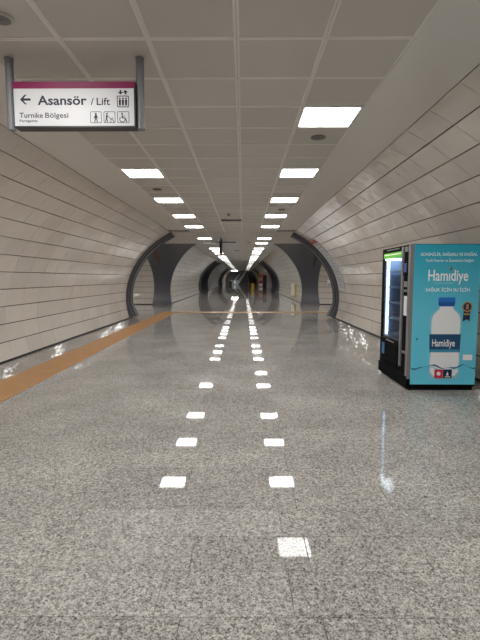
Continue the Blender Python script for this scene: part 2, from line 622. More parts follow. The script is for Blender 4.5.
# ---------------------------------------------------------------- arches (cut line of the cross passages)
ordn = ['first', 'second', 'third']
trim_no = 0
for ci, c in enumerate(CROSS):
    for side, sname in ((-1, 'left'), (1, 'right')):
        zz = [0.0 + CEIL * i / 28 for i in range(29)]
        # near ring: lip, black groove, inner band
        trim_no += 1
        root = empty('trim_%d' % trim_no, wall_pt(side, 0, c.near(0)),
                     '%s dark metal arch rib on the %s, edge nearest the viewpoint' % (ordn[ci], sname), 'arch', kind='structure')

        def bar(name, y0, y1, o0, o1, m):
            b = MB()
            def foot(z):
                return max(0.0, (0.55 - z)) * 0.22
            b.slab([[wall_pt(side, z, c.near(z) + y0, o1 + foot(z)), wall_pt(side, z, c.near(z) + y1, o1 + foot(z))] for z in zz],
                   [[wall_pt(side, z, c.near(z) + y0, o0), wall_pt(side, z, c.near(z) + y1, o0)] for z in zz])
            for q in range(len(b.v)):
                x, y, z = b.v[q]
                b.v[q] = (x, y, min(max(z, 0.0), CEIL))
            return b.build(name, m, root)
        bar('lip', -0.06, 0.0, -0.04, 0.075, 'arch_metal')
        bar('groove', 0.0, 0.10, -0.04, 0.05, 'black')
        bar('band', 0.10, 0.32, -0.10, 0.12, 'dark_metal')
        bar('inner_lip', 0.32, 0.36, -0.10, 0.145, 'arch_metal')
        # far jamb: broad dark fin lying on the far side of the cross passage
        trim_no += 1
        fin = MB()
        outer = 4.56
        def inn(z):
            return half(z, 3.6, 2.72, 0.7)
        cols = [0, 0.25, 0.5, 0.75, 1]
        def fx(z, t):
            ox = outer + 0.10 * math.sin(math.pi * z / CEIL) * -1 + (0.12 if z > 2.4 else 0) * (z - 2.4)
            return XC + side * (inn(z) + (ox - inn(z)) * t)
        fin.slab([[(fx(z, t), c.far(z) - 0.05, z) for t in cols] for z in zz],
                 [[(fx(z, t), c.far(z) + 0.14, z) for t in cols] for z in zz])
        fo = fin.build('trim_%d' % trim_no, 'dark_metal')
        tag(fo, '%s broad dark grey arch pier on the %s side of the passage' % (ordn[ci], sname), 'arch pier', kind='structure')
        if ci == 0:
            # coloured wedge on the pier
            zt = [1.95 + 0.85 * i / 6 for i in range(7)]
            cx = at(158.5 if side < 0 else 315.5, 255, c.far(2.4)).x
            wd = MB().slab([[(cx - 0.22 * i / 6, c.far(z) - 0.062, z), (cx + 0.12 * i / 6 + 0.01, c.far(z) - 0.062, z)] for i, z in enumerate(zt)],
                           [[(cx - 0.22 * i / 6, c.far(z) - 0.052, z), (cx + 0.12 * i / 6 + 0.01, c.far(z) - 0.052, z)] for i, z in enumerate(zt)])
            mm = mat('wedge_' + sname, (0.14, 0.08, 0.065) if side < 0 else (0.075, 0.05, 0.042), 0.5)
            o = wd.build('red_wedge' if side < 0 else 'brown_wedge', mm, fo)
            o['label'] = 'reddish brown wedge-shaped patch'
        # wall of the cross passage beyond the pier
        xo = outer - 0.12
        bk = MB()
        bk.slab([[(XC + side * xo, c.far(z) + 0.03, z), (XC + side * 8.0, c.far(z) + 0.03, z)] for z in zz],
                [[(XC + side * xo, c.far(z) + 0.14, z), (XC + side * 8.0, c.far(z) + 0.14, z)] for z in zz])
        cw = bk.build('wall_cross_%s_%d' % (sname, ci + 1), 'joint')
        tag(cw, '%s cross passage wall of white panels seen through the %s opening' % (ordn[ci], sname), 'wall', kind='structure')
        if ci == 0:
            for si, (s0, s1) in enumerate(courses):
                pz = [z_at(s0 + (s1 - s0) * i / 3) for i in range(4)]
                for q in range(5):
                    xa = XC + side * (xo + q * PANEL + 0.003)
                    xb = XC + side * (xo + (q + 1) * PANEL - 0.003)
                    b = MB().slab([[(xa, c.far(z), z), (xb, c.far(z), z)] for z in pz],
                                  [[(xa, c.far(z) + 0.02, z), (xb, c.far(z) + 0.02, z)] for z in pz])
                    b.build('wall_panel', 'panel', cw, origin=((xa + xb) / 2, c.far(pz[1]), pz[1]))
        else:
            b = MB()
            for si, (s0, s1) in enumerate(courses):
                pz = [z_at(s0 + (s1 - s0) * i / 3) for i in range(4)]
                b.slab([[(XC + side * xo, c.far(z), z), (XC + side * 8, c.far(z), z)] for z in pz],
                       [[(XC + side * xo, c.far(z) + 0.02, z), (XC + side * 8, c.far(z) + 0.02, z)] for z in pz])
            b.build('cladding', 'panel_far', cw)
        # near side of the cross passage (faces away) and its end
        b = MB()
        b.slab([[(XC + side * (half(z) + 0.15), c.near(z) + 0.03, z), (XC + side * 8.0, c.near(z) + 0.03, z)] for z in zz],
               [[(XC + side * (half(z) + 0.15), c.near(z) - 0.1, z), (XC + side * 8.0, c.near(z) - 0.1, z)] for z in zz])
        b.box(XC + side * 8.0 - 0.05, XC + side * 8.0 + 0.05, c.near(0.8), c.far(0.8), 0, CEIL)
        tag(b.build('wall_cross_end_%s_%d' % (sname, ci + 1), 'panel_far'),
            '%s cross passage near wall and closed end on the %s' % (ordn[ci], sname), 'wall', kind='structure')

# ================================================================ CEILING
cl = MB()
cl.box(-4.3, 3.6, Y_BACK, 15.85, CEIL + 0.03, CEIL + 0.2, 0)
cl.box(-9, 8.2, 15.85, Y_END, CEIL, CEIL + 0.2, 1)
cl.box(-4.3, 3.6, Y_BACK, -6.45, CEIL, CEIL + 0.03, 1)
ceiling = cl.build('ceiling', ['ceil_dark', 'ceil_far'])
tag(ceiling, 'suspended ceiling of square perforated metal tiles with plain side strips', 'ceiling', kind='structure')


def ceil_tile_mesh():
    b = MB()
    h = CELL / 2 - 0.0015
    i = h - 0.018
    z = CEIL
    P = [(-h, -h), (h, -h), (h, h), (-h, h)]
    Q = [(-i, -i), (i, -i), (i, i), (-i, i)]
    pts = [(x, y, 0) for x, y in P] + [(x, y, 0) for x, y in Q] + [(x, y, 0.003) for x, y in Q] + [(x, y, 0.028) for x, y in P]
    b.add(pts, [(k, (k + 1) % 4, (k + 1) % 4 + 4, k + 4) for k in range(4)], 0)
    b.add(pts, [(k + 4, (k + 1) % 4 + 4, (k + 1) % 4 + 8, k + 8) for k in range(4)], 0)
    b.add(pts, [(8, 9, 10, 11)], 1)
    b.add(pts, [(k, (k + 1) % 4, (k + 1) % 4 + 12, k + 12) for k in range(4)], 0)
    me = b.mesh('ceiling_tile', ['ceil_rim', 'ceil_perf'])
    return me


ROW_FIRST, ROW_LAST = -16, 20
ctm = ceil_tile_mesh()
light_rows = [k for k in range(-26, 19) if (k - 2) % 4 == 0]  # rows run on unseen behind the viewpoint, extended to light facing surfaces
for k in range(ROW_FIRST, ROW_LAST + 1):
    for c in range(5):
        if c in (0, 4) and k in light_rows:
            continue
        yc = CY0 + (k + 0.5) * CELL
        piece('ceiling_tile', ctm, (CXL + (c + 0.5) * CELL, yc, CEIL), ceiling,
              (random.uniform(-1, 1) * 0.002, random.uniform(-1, 1) * 0.002, 0))
# plain strips between the tile field and the walls
for side in (-1, 1):
    xa = CXC + side * (2.5 * CELL + 0.002)
    xb = XC + side * (half(CEIL) + 0.012)
    w = abs(xb - xa)
    me = MB().box(-w / 2, w / 2, -0.599, 0.599, 0, 0.025).mesh('edge_panel', ['ceil_plain'])
    for k in range(-8, 10):
        piece('edge_panel', me, ((xa + xb) / 2, CY0 + (2 * k + 1) * CELL, CEIL + 0.001), ceiling,
              (0, 0, 0))


# ---------------------------------------------------------------- ceiling lights
def light_meshes():
    fr = MB()
    h, i = CELL / 2 - 0.0015, 0.264
    for (x0, x1, y0, y1) in ((-h, h, -h, -i), (-h, h, i, h), (-h, -i, -i, i), (i, h, -i, i)):
        fr.box(x0, x1, y0, y1, 0.0, 0.03)
    return fr.mesh('frame', ['frame_white']), {q: MB().box(-i, i, -i, i, 0.013, 0.022).mesh('diffuser', [q]) for q in ('light', 'light_far', 'light_dim')}


LF, LD = light_meshes()
names_ord = ['first', 'second', 'third', 'fourth', 'fifth', 'sixth', 'seventh', 'eighth', 'ninth', 'tenth', 'eleventh', 'twelfth',
             'thirteenth', 'fourteenth', 'fifteenth', 'sixteenth', 'seventeenth', 'eighteenth', 'nineteenth', 'twentieth',
             'twenty-first', 'twenty-second', 'twenty-third', 'twenty-fourth', 'twenty-fifth', 'twenty-sixth', 'twenty-seventh',
             'twenty-eighth', 'twenty-ninth', 'thirtieth', 'thirty-first', 'thirty-second', 'thirty-third', 'thirty-fourth']
near_ys = [CY0 + (k + 0.5) * CELL for k in light_rows]
far_ys = [18.2, 20.6, 24.3, 26.7, 29.1, 33.0, 35.4, 37.8, 40.2, 44.0, 46.4, 50.5, 52.9, 55.3, 57.7, 60.1, 62.5, 64.9, 67.3, 69.7, 72.1, 78.0, 81.0, 84.5, 88.0, 91.5]


def ceiling_light(x, y, label, dm, group, lift=0.0):
    z = CEIL - lift
    r = empty('ceiling_light', (x, y, z), label, 'ceiling light', group)
    piece('frame', LF, (x, y, z), r)
    piece('diffuser', LD[dm], (x, y, z), r)
    return r


for side, sname in ((-1, 'left'), (1, 'right')):
    x = CXC + side * 2 * CELL
    n_vis = 0
    n_beh = 0
    for y in near_ys:
        if y < 4.0:
            n_beh += 1
            lab = '%s unseen square white ceiling light overhead or behind the viewpoint, %s row' % (names_ord[n_beh - 1], sname)
        else:
            n_vis += 1
            lab = '%s square white ceiling light of the %s row, counted from the viewpoint' % (names_ord[n_vis - 1], sname)
            if side < 0 and n_vis == 1:
                lab = 'square white ceiling light hidden behind the hanging sign, left row'
        ceiling_light(x, y, lab, 'light', 'square ceiling lights in two rows', lift=0.031 if y < -6.4 else 0.0)
    for i, y in enumerate(far_ys):
        n_vis += 1
        dm = 'light_far'
        if i < 9:
            dm = 'light'
        if side < 0 and i == 1:
            dm = 'light_dim'
        lab = '%s square ceiling light of the %s row, beyond the first arch' % (names_ord[n_vis - 1], sname)
        ceiling_light(x, y, lab, dm, 'square ceiling lights in two rows', lift=0.031)
    # unseen lamps added to brighten the cross passage walls
    for ci, c in enumerate(CROSS):
        spots = [(5.2, 18.0, 'nearest'), (5.2, 20.4, 'far inner'), (7.0, 18.0, 'near outer'), (7.0, 20.4, 'far outer')] if ci == 0 else [(5.8, c.axis, 'single')]
        for xs, ys, word in spots:
            ceiling_light(XC + side * xs, ys, '%s added square ceiling light inside the %s cross passage on the %s' % (word, ordn[ci], sname),
                          'light' if ci == 0 else 'light_far', 'added cross passage ceiling lights', lift=0.031)
for yw, lab in ((93.5, 'wide bright ceiling light above the foot of the far escalator'), (101.0, 'added wide ceiling light above the top of the far escalator')):  # the second one is added to lighten the dark far end
    tr = empty('ceiling_light', (-1.8, yw, CEIL - 0.05), lab, 'ceiling light')
    MB().box(-2.6, -1.0, yw - 0.5, yw + 0.5, CEIL - 0.05, CEIL).build('frame', 'frame_white', tr)
    MB().box(-2.5, -1.1, yw - 0.4, yw + 0.4, CEIL - 0.058, CEIL - 0.05).build('diffuser', 'light', tr)


# ---------------------------------------------------------------- ceiling fittings
def ceiling_speaker(px, py, label, r=0.085):
    c_, s_2 = math.cos(PITCH), math.sin(PITCH)
    v = (320 - py) / FPX
    t = (CEIL - HC) / (v * c_ - s_2)
    X, Y = (px - VPX) / FPX * t, t * (c_ + v * s_2)
    root = empty('ceiling_speaker', (X, Y, CEIL), label, 'ceiling speaker', 'round ceiling speakers')
    rim = MB()
    n = 24
    pro = [(r, 0.0), (r, -0.008), (r - 0.012, -0.014), (r - 0.02, -0.012)]
    rim.grid([[(X + q * math.cos(2 * math.pi * i / n), Y + q * math.sin(2 * math.pi * i / n), CEIL + h) for i in range(n + 1)] for q, h in pro])
    rim.build('rim', 'rim_beige' if py < 100 else 'detector', root)
    g = MB()
    pro = [(r - 0.018, -0.012), (r * 0.6, -0.02), (r * 0.25, -0.024), (0.004, -0.025)]
    g.grid([[(X + q * math.cos(2 * math.pi * i / n), Y + q * math.sin(2 * math.pi * i / n), CEIL + h) for i in range(n + 1)] for q, h in pro])
    g.build('grille', 'detector', root, smooth=True)


ceiling_speaker(318, 137.3, 'round grey ceiling speaker just beyond the nearest light of the right row')
ceiling_speaker(157, 189, 'round grey ceiling speaker between first two visible lights left')
ceiling_speaker(281.7, 209.6, 'small round ceiling speaker between third and fourth right row lights')
ceiling_speaker(0, 17, 'round ceiling speaker with pale rim at the top left corner', 0.075)
ceiling_speaker(248.7, 242.6, 'round dark ceiling fitting beyond the first arch, right of the centre')
ceiling_speaker(237.0, 250.6, 'round dark ceiling fitting farthest along the centre of the passage', 0.2)

# slim hanging bar and sprinkler in the centre
p = at(231.3, 219.5, 12.25)
hb = empty('hanging_bar', (p.x, 12.25, CEIL), 'slim dark horizontal bar hung under the ceiling before the arch', 'ceiling fitting')
MB().box(p.x - 0.27, p.x + 0.27, 12.2, 12.3, CEIL - 0.075, CEIL - 0.035).build('bar', 'detector', hb)
for dx in (-0.18, 0.18):
    MB().cyl((p.x + dx, 12.25, CEIL - 0.04), (p.x + dx, 12.25, CEIL), 0.008, 8).build('rod', 'steel', hb)
p = at(228.7, 213, 11.3)
sp = empty('smoke_detector', (p.x, 11.3, CEIL), 'tiny dark smoke detector on the centre ceiling tiles before the arch', 'smoke detector')
MB().cyl((p.x, 11.3, CEIL), (p.x, 11.3, CEIL - 0.02), 0.05, 16).build('base', 'rim_beige', sp)
MB().cyl((p.x, 11.3, CEIL - 0.02), (p.x, 11.3, CEIL - 0.06), 0.04, 16, 0, 0.025).build('head', 'detector', sp)

# dark sign beyond the arch, seen edge-on
p = at(221, 245, 18.4)
hs = empty('hanging_sign', (p.x, 18.4, CEIL), 'dark hanging sign seen edge-on below the ceiling beyond the arch', 'sign')
MB().box(p.x - 0.05, p.x + 0.05, 18.0, 18.9, CEIL - 0.62, CEIL - 0.12).build('sign_box', 'black', hs)
for dy in (18.15, 18.75):
    MB().cyl((p.x, dy, CEIL - 0.13), (p.x, dy, CEIL), 0.03, 10).build('pole', 'dark_metal', hs)
MB().box(p.x - 0.4, p.x + 0.6, 18.04, 18.08, CEIL - 0.2, CEIL - 0.16).build('cross_bar', 'dark_metal', hs)

# ================================================================ HANGING DIRECTION SIGN
SY = 3.42
M['sign_white'] = mat('sign_white', (0.78, 0.78, 0.80), 0.35, emit=(0.9, 0.92, 1.0), strength=0.08)
M['sign_magenta'] = mat('sign_magenta', srgb(142, 8, 84), 0.4, emit=srgb(142, 8, 84), strength=0.05)
M['sign_ink'] = mat('sign_ink', (0.018, 0.016, 0.045), 0.5)
M['sign_case'] = mat('sign_case', (0.02, 0.02, 0.022), 0.4)


def sx_(px):
    return at(px + 0.4, 100, SY - 0.038).x


def sz_(py):
    return at(243, py, SY - 0.038).z


sg = empty('direction_sign', (sx_(73), SY, CEIL), 'white hanging direction sign reading Asansör / Lift with magenta top band', 'sign')
zb, zt = sz_(126.8), sz_(81.2)
xa, xb = sx_(11.8), sx_(134.8)
case = MB().box(xa, xb, SY - 0.035, SY + 0.06, zb, zt)
case.build('sign_case', 'sign_case', sg)
zm = sz_(88.0)
fz0, fz1 = sz_(125.4), zm
MB().box(xa + 0.006, xb - 0.012, SY - 0.038, SY - 0.034, fz0, fz1).build('face', 'sign_white', sg)
MB().box(xa, xb - 0.004, SY - 0.039, SY - 0.034, fz1, zt + 0.001).build('band', 'sign_magenta', sg)
for px in (6.2, 138.4):
    MB().cyl((sx_(px), SY + 0.01, sz_(127.6)), (sx_(px), SY + 0.01, CEIL), 0.03, 20).build('pole', 'steel', sg, smooth=False)
    MB().cyl((sx_(px), SY + 0.01, CEIL - 0.012), (sx_(px), SY + 0.01, CEIL), 0.033, 20).build('flange', 'steel', sg)
PY = SY - 0.0385


def poly_px(mb, pts, y=PY, mi=0):
    mb.prism([(sx_(a), sz_(b)) for a, b in pts], y - 0.0008, y + 0.0004, mi)
    return mb


def ring_px(mb, x0, y0, x1, y1, t=0.55, r=1.3):
    """rounded square outline"""
    def rr(x0, y0, x1, y1, r):
        out = []
        for cx, cy, a0 in ((x1 - r, y0 + r, -90), (x1 - r, y1 - r, 0), (x0 + r, y1 - r, 90), (x0 + r, y0 + r, 180)):
            for k in range(5):
                a = math.radians(a0 + k * 22.5)
                out.append((cx + r * math.cos(a), cy + r * math.sin(a)))
        return out
    o_, i_ = rr(x0, y0, x1, y1, r), rr(x0 + t, y0 + t, x1 - t, y1 - t, r * 0.7)
    n = len(o_)
    pts = [(sx_(a), PY - 0.0008, sz_(b)) for a, b in o_] + [(sx_(a), PY - 0.0008, sz_(b)) for a, b in i_]
    mb.add(pts, [(k, (k + 1) % n, (k + 1) % n + n, k + n) for k in range(n)])
    return mb


def dot_px(mb, x, y, r):
    return poly_px(mb, [(x + r * math.cos(a * math.pi / 6), y + r * math.sin(a * math.pi / 6)) for a in range(12)])


def stroke_px(mb, pts, w):
    for (xa_, ya_), (xb_, yb_) in zip(pts, pts[1:]):
        d = math.hypot(xb_ - xa_, yb_ - ya_)
        nx, ny = -(yb_ - ya_) / d * w / 2, (xb_ - xa_) / d * w / 2
        poly_px(mb, [(xa_ + nx, ya_ + ny), (xb_ + nx, yb_ + ny), (xb_ - nx, yb_ - ny), (xa_ - nx, ya_ - ny)])
        dot_px(mb, xb_, yb_, w / 2)
    return mb


ink = MB()
poly_px(ink, [(18.8, 99.0), (23.6, 94.2), (25.6, 94.2), (22.2, 97.9), (29.4, 97.9), (29.4, 100.1), (22.2, 100.1), (25.6, 103.8), (23.6, 103.8)])
ink.build('arrow', 'sign_ink', sg)


def sign_text(body, x0, x1, ybase, ycap, bold):
    b = MB()
    text_mesh(b, body, sx_(x0), sx_(x1), sz_(ybase), sz_(ycap) - sz_(ybase), PY - 0.0006, 0, bold)
    return b.build('lettering', 'sign_ink', sg)


sign_text('Asansör', 36.4, 85.8, 104.3, 94.8, 0.022)
sign_text('/', 89.8, 93.0, 104.6, 97.2, 0.006)
sign_text('Lift', 95.8, 109.2, 104.6, 97.2, 0.012)
sign_text('Turnike', 17.6, 41.2, 117.3, 112.0, 0.01)
sign_text('Bölgesi', 43.6, 66.8, 117.3, 112.0, 0.01)
sign_text('Faregates', 17.6, 35.6, 121.4, 119.0, 0.012)

pk = MB()                                           # lift pictogram
ring_px(pk, 116.2, 95.4, 128.2, 107.0, 0.8)
for q in (119.1, 122.2, 125.3):
    dot_px(pk, q, 98.2, 0.95)
    poly_px(pk, [(q - 1.1, 99.5), (q + 1.1, 99.5), (q + 0.9, 105.2), (q - 0.9, 105.2)])
pk.build('pictogram', 'sign_ink', sg)
pk = MB()
poly_px(pk, [(120.0, 94.2), (117.2, 91.8), (119.2, 91.8), (119.2, 89.8), (120.8, 89.8), (120.8, 91.8), (122.6, 91.8)])
poly_px(pk, [(124.9, 89.6), (127.5, 92.1), (125.7, 92.1), (125.7, 94.1), (124.1, 94.1), (124.1, 92.1), (122.3, 92.1)])
pk.build('arrow', 'sign_ink', sg)
pk = MB()                                           # standing person between gates
ring_px(pk, 88.9, 111.2, 100.4, 122.8)
dot_px(pk, 94.6, 113.4, 0.95)
stroke_px(pk, [(94.6, 114.4), (94.6, 117.8)], 1.8)
stroke_px(pk, [(94.2, 117.6), (93.3, 121.6)], 0.9)
stroke_px(pk, [(95.0, 117.6), (95.9, 121.6)], 0.9)
stroke_px(pk, [(93.9, 115.2), (92.6, 117.9)], 0.7)
stroke_px(pk, [(95.3, 115.2), (96.6, 117.9)], 0.7)
pk.build('pictogram', 'sign_ink', sg)
pk = MB()                                           # person pushing a child seat
ring_px(pk, 102.5, 111.2, 114.2, 122.8)
dot_px(pk, 105.9, 113.4, 0.9)
stroke_px(pk, [(105.7, 114.6), (105.3, 118.0)], 1.5)
stroke_px(pk, [(105.3, 118.0), (104.1, 121.6)], 0.8)
stroke_px(pk, [(105.3, 118.0), (106.5, 121.6)], 0.8)
stroke_px(pk, [(106.0, 115.2), (108.6, 117.6)], 0.6)
stroke_px(pk, [(108.6, 117.6), (110.0, 119.6), (112.4, 119.8)], 0.8)
dot_px(pk, 110.9, 117.9, 0.7)
dot_px(pk, 109.4, 121.3, 0.6)
dot_px(pk, 112.3, 121.3, 0.6)
pk.build('pictogram', 'sign_ink', sg)
pk = MB()                                           # wheelchair user
ring_px(pk, 116.2, 111.2, 128.2, 122.8)
dot_px(pk, 121.0, 113.3, 0.9)
stroke_px(pk, [(121.0, 114.4), (121.2, 117.6), (123.9, 117.8), (125.4, 121.2)], 1.0)
stroke_px(pk, [(121.1, 115.8), (123.4, 115.9)], 0.6)
stroke_px(pk, [(120.3 + 0.9 + 2.7 * math.cos(math.radians(a)), 119.0 + 2.7 * math.sin(math.radians(a))) for a in range(-130, -361 - 20, -20)][::-1], 0.7)
pk.build('pictogram', 'sign_ink', sg)

# ================================================================ VENDING MACHINE
VX0, VX1, VY0, VY1, VH = 1.995, 2.81, 5.32, 6.42, 1.76
M['vend_black'] = mat('vend_black', (0.006, 0.006, 0.007), 0.75, spec=0.06)
M['vend_grey'] = mat('vend_grey', (0.26, 0.26, 0.27), 0.35, 0.4)
M['vend_inside'] = mat('vend_inside', (0.13, 0.18, 0.27), 0.5)
M['led'] = mat('led_strip', (0.9, 0.95, 1.0), 0.4, emit=(0.5, 0.74, 1.0), strength=3.6)
M['vend_top_light'] = mat('vend_top_light', (0.9, 0.95, 1.0), 0.4, emit=(0.8, 0.9, 1.0), strength=7.0)
M['header_green'] = mat('header_green', srgb(95, 175, 40), 0.4, emit=srgb(95, 175, 40), strength=0.5)
M['header_white'] = mat('header_white', (0.8, 0.85, 0.75), 0.4, emit=(0.8, 0.9, 0.7), strength=0.4)
M['glass'] = mat('vend_glass', (0.92, 0.96, 1.0), 0.02, trans=1.0)
nodes(M['glass'])[3].inputs['IOR'].default_value = 1.12
M['tag_white'] = mat('tag_white', (0.75, 0.78, 0.8), 0.5)
M['sticker_blue'] = mat('sticker_blue', srgb(20, 105, 160), 0.4)
M['screen_blue'] = mat('screen_blue', (0.03, 0.05, 0.12), 0.15, emit=(0.10, 0.16, 0.4), strength=0.3)

VS = 1.0588


def VB():
    return MB(lambda p: (p[0] * VS, p[1] * VS, p[2] * VS))


vm = empty('vending_machine', ((VX0 + VX1) / 2 * VS, (VY0 + VY1) / 2 * VS, 0), 'black water vending machine with turquoise bottle advert on its side', 'vending machine')
GY0, GY1, GZ0, GZ1 = 5.625, 6.36, 0.545, 1.70      # window opening
body = VB()
body.box(VX0 + 0.10, VX1, VY0 + 0.004, GY0 - 0.02, 0.05, VH)
body.box(VX0 + 0.10, VX1, GY1 + 0.02, VY1, 0.05, VH)
body.box(VX0 + 0.10, VX1, GY0 - 0.02, GY1 + 0.02, GZ1 + 0.02, VH)
body.box(VX0 + 0.10, VX1, GY0 - 0.02, GY1 + 0.02, 0.05, GZ0 - 0.02)
body.box(VX0 + 0.62, VX1, GY0 - 0.02, GY1 + 0.02, GZ0 - 0.02, GZ1 + 0.02)
body.build('body', 'vend_black', vm)
ins = VB()                                          # lining of the product space
e = 0.012
xA, xB = VX0 + 0.03, VX0 + 0.615
ins.box(xB - e, xB, GY0, GY1, GZ0, GZ1)
ins.box(xA, xB, GY0, GY0 + e, GZ0, GZ1)
ins.box(xA, xB, GY1 - e, GY1, GZ0, GZ1)
ins.box(xA, xB, GY0, GY1, GZ0, GZ0 + e)
ins.box(xA, xB, GY0, GY1, GZ1 - e, GZ1)
ins.build('lining', 'vend_inside', vm)
door = VB()                                         # front door frame around the window
door.box(VX0, VX0 + 0.10, GY1, VY1, 0.10, VH)
door.box(VX0, VX0 + 0.10, GY0, GY1, GZ1, VH)
door.box(VX0, VX0 + 0.10, GY0, GY1, 0.10, GZ0 - 0.02)
door.box(VX0 + 0.004, VX0 + 0.10, VY0, GY0, 0.10, VH)
dr = door.build('door', 'vend_black', vm)
VB().box(VX0 - 0.014, VX0 + 0.004, GY0 - 0.06, GY0 - 0.005, 0.25, VH - 0.015).build('trim_bar', 'vend_grey', vm)
VB().box(VX0 - 0.014, VX0 + 0.03, VY0 - 0.002, VY0 + 0.065, 0.14, VH - 0.002).build('trim_bar', 'vend_grey', vm)
VB().box(VX0 + 0.004, VX0 + 0.010, GY0, GY1, GZ0 - 0.02, GZ1 - 0.06).build('glass', 'glass', vm)
hd = VB().box(VX0 - 0.002, VX0 + 0.02, GY0, GY1, GZ1 - 0.075, GZ1 - 0.005).build('header', 'header_green', vm)
VB().box(VX0 - 0.004, VX0 - 0.001, GY0 + 0.06, GY1 - 0.03, GZ1 - 0.036, GZ1 - 0.022).build('stripe', 'header_white', hd)
VB().box(VX0 - 0.003, VX0 + 0.001, GY0 + 0.12, GY1 - 0.14, GZ1 + 0.028, GZ1 + 0.042).build('name_strip', 'vend_grey', vm)
o = VB().box(VX0 + 0.045, VX0 + 0.075, GY1 - 0.042, GY1 - 0.014, GZ0 + 0.02, GZ1 - 0.10).build('led_strip', 'led', vm)
o['label'] = 'bluish white light strip'
VB().box(VX0 + 0.016, VX0 + 0.27, GY1 - 0.36, GY1 - 0.03, GZ1 - 0.095, GZ1 - 0.083).build('top_light', 'vend_top_light', vm)
for i, z in enumerate((1.455, 1.245, 1.03, 0.815, 0.60)):
    sh = VB().box(VX0 + 0.06, VX0 + 0.60, GY0 + 0.014, GY1 - 0.06, z - 0.02, z).build('shelf', 'vend_inside', vm)
    VB().box(VX0 + 0.055, VX0 + 0.06, GY0 + 0.02, GY0 + 0.16 - 0.02 * (i % 2), z - 0.022, z + 0.006).build('price_tag', 'tag_white', sh)
    if i in (1, 3):
        VB().box(VX0 + 0.055, VX0 + 0.06, GY0 + 0.02, GY0 + 0.08, z + 0.02, z + 0.045).build('price_tag', 'tag_white', sh)
# payment column
PC0, PC1 = VY0 + 0.09, GY0 - 0.08
col_x = VX0 + 0.004
o = VB().box(col_x - 0.02, col_x + 0.002, PC0 + 0.005, PC1, 1.38, 1.56).build('display', 'vend_black', vm)
VB().box(col_x - 0.022, col_x - 0.02, PC0 + 0.02, PC1 - 0.02, 1.43, 1.54).build('screen', 'screen_blue', o)
VB().box(col_x - 0.012, col_x + 0.002, PC0 + 0.01, PC1 - 0.02, 1.25, 1.32).build('coin_slot', 'vend_grey', vm)
VB().box(col_x - 0.014, col_x + 0.002, PC0 + 0.03, PC1 - 0.03, 1.19, 1.22).build('button', 'vend_grey', vm)
VB().box(col_x - 0.003, col_x + 0.002, PC0 + 0.02, PC1 - 0.01, 0.90, 1.14).build('notice', 'tag_white', vm)
VB().box(col_x - 0.012, col_x + 0.002, PC0 + 0.01, PC1 - 0.02, 0.43, 0.46).build('coin_return', 'vend_grey', vm)
VB().box(col_x - 0.012, col_x + 0.002, PC0 + 0.03, PC1 - 0.02, 1.68, 1.74).build('lock', 'steel', vm)
# delivery flap
fb = VB()
fb.box(VX0 - 0.012, VX0 + 0.0, GY0 + 0.06, GY1 - 0.06, 0.47, 0.50)
fb.box(VX0 - 0.012, VX0 + 0.0, GY0 + 0.06, GY1 - 0.06, 0.22, 0.25)
fb.box(VX0 - 0.012, VX0 + 0.0, GY0 + 0.06, GY0 + 0.09, 0.25, 0.47)
fb.box(VX0 - 0.012, VX0 + 0.0, GY1 - 0.09, GY1 - 0.06, 0.25, 0.47)
fo = fb.build('delivery_frame', 'vend_black', vm)
VB().box(VX0 - 0.004, VX0 + 0.0, GY0 + 0.09, GY1 - 0.09, 0.25, 0.47).build('flap', 'vend_black', fo)
VB().box(VX0 - 0.006, VX0 - 0.001, GY0 + 0.22, GY1 - 0.20, 0.505, 0.518).build('label_strip', 'vend_grey', vm)
VB().box(VX0 - 0.014, VX0 - 0.011, GY1 - 0.17, GY1 - 0.06, 0.30, 0.46).build('sticker', 'sticker_blue', vm)
pl = VB()
pl.box(VX0 + 0.02, VX1 - 0.02, VY0 + 0.02, VY1 - 0.02, 0.0, 0.05)
pl.box(VX0 - 0.016, VX0 + 0.0, VY0 + 0.0, VY1 + 0.01, 0.03, 0.17)
pl.build('plinth', 'vend_black', vm)

# side advert (flat print)
QY = VY0 - 0.002
PX0, PX1 = VX0 + 0.03, VX1 - 0.005
PZ0, PZ1 = 0.075, VH - 0.006


def u_(px):
    return PX0 + (px - 412.8) * (PX1 - PX0) / (477.6 - 412.8)


def v_(py):
    return PZ0 + (384.0 - py) * (PZ1 - PZ0) / (384.0 - 244.6)


pm = mat('advert_blue', srgb(40, 140, 165), 0.3)
t, n, l, b = nodes(pm)
geo = n.new('ShaderNodeNewGeometry')
sep = n.new('ShaderNodeSeparateXYZ'); l.new(geo.outputs['Position'], sep.inputs[0])
mr = n.new('ShaderNodeMapRange'); mr.inputs[1].default_value = PZ0 * VS; mr.inputs[2].default_value = PZ1 * VS
l.new(sep.outputs['Z'], mr.inputs[0])
rp = n.new('ShaderNodeValToRGB')
el = rp.color_ramp.elements
el[0].position = 0.0; el[0].color = (*srgb(105, 215, 245), 1)
el[1].position = 1.0; el[1].color = (*srgb(25, 165, 195), 1)
q = el.new(0.5); q.color = (*srgb(98, 205, 232), 1)
l.new(mr.outputs[0], rp.inputs[0]); l.new(rp.outputs[0], b.inputs['Base Color'])
M['advert_blue'] = pm
for nm, c_ in (('print_white', (0.95, 0.97, 0.98)), ('print_cap', srgb(30, 118, 205)), ('print_cap_dark', srgb(16, 85, 165)), ('print_label', srgb(16, 76, 122)), ('print_label_light', srgb(60, 150, 185)),
               ('print_bottle', srgb(240, 244, 248)), ('print_bottle_shade', srgb(150, 205, 225)), ('print_navy', srgb(22, 28, 80)),
               ('print_red', srgb(205, 35, 60)), ('print_gold', srgb(185, 150, 75)), ('print_wave', srgb(18, 105, 150)), ('print_wave_light', srgb(120, 205, 228)), ('print_drop', srgb(150, 75, 75))):
    M[nm] = mat(nm, c_, 0.35)

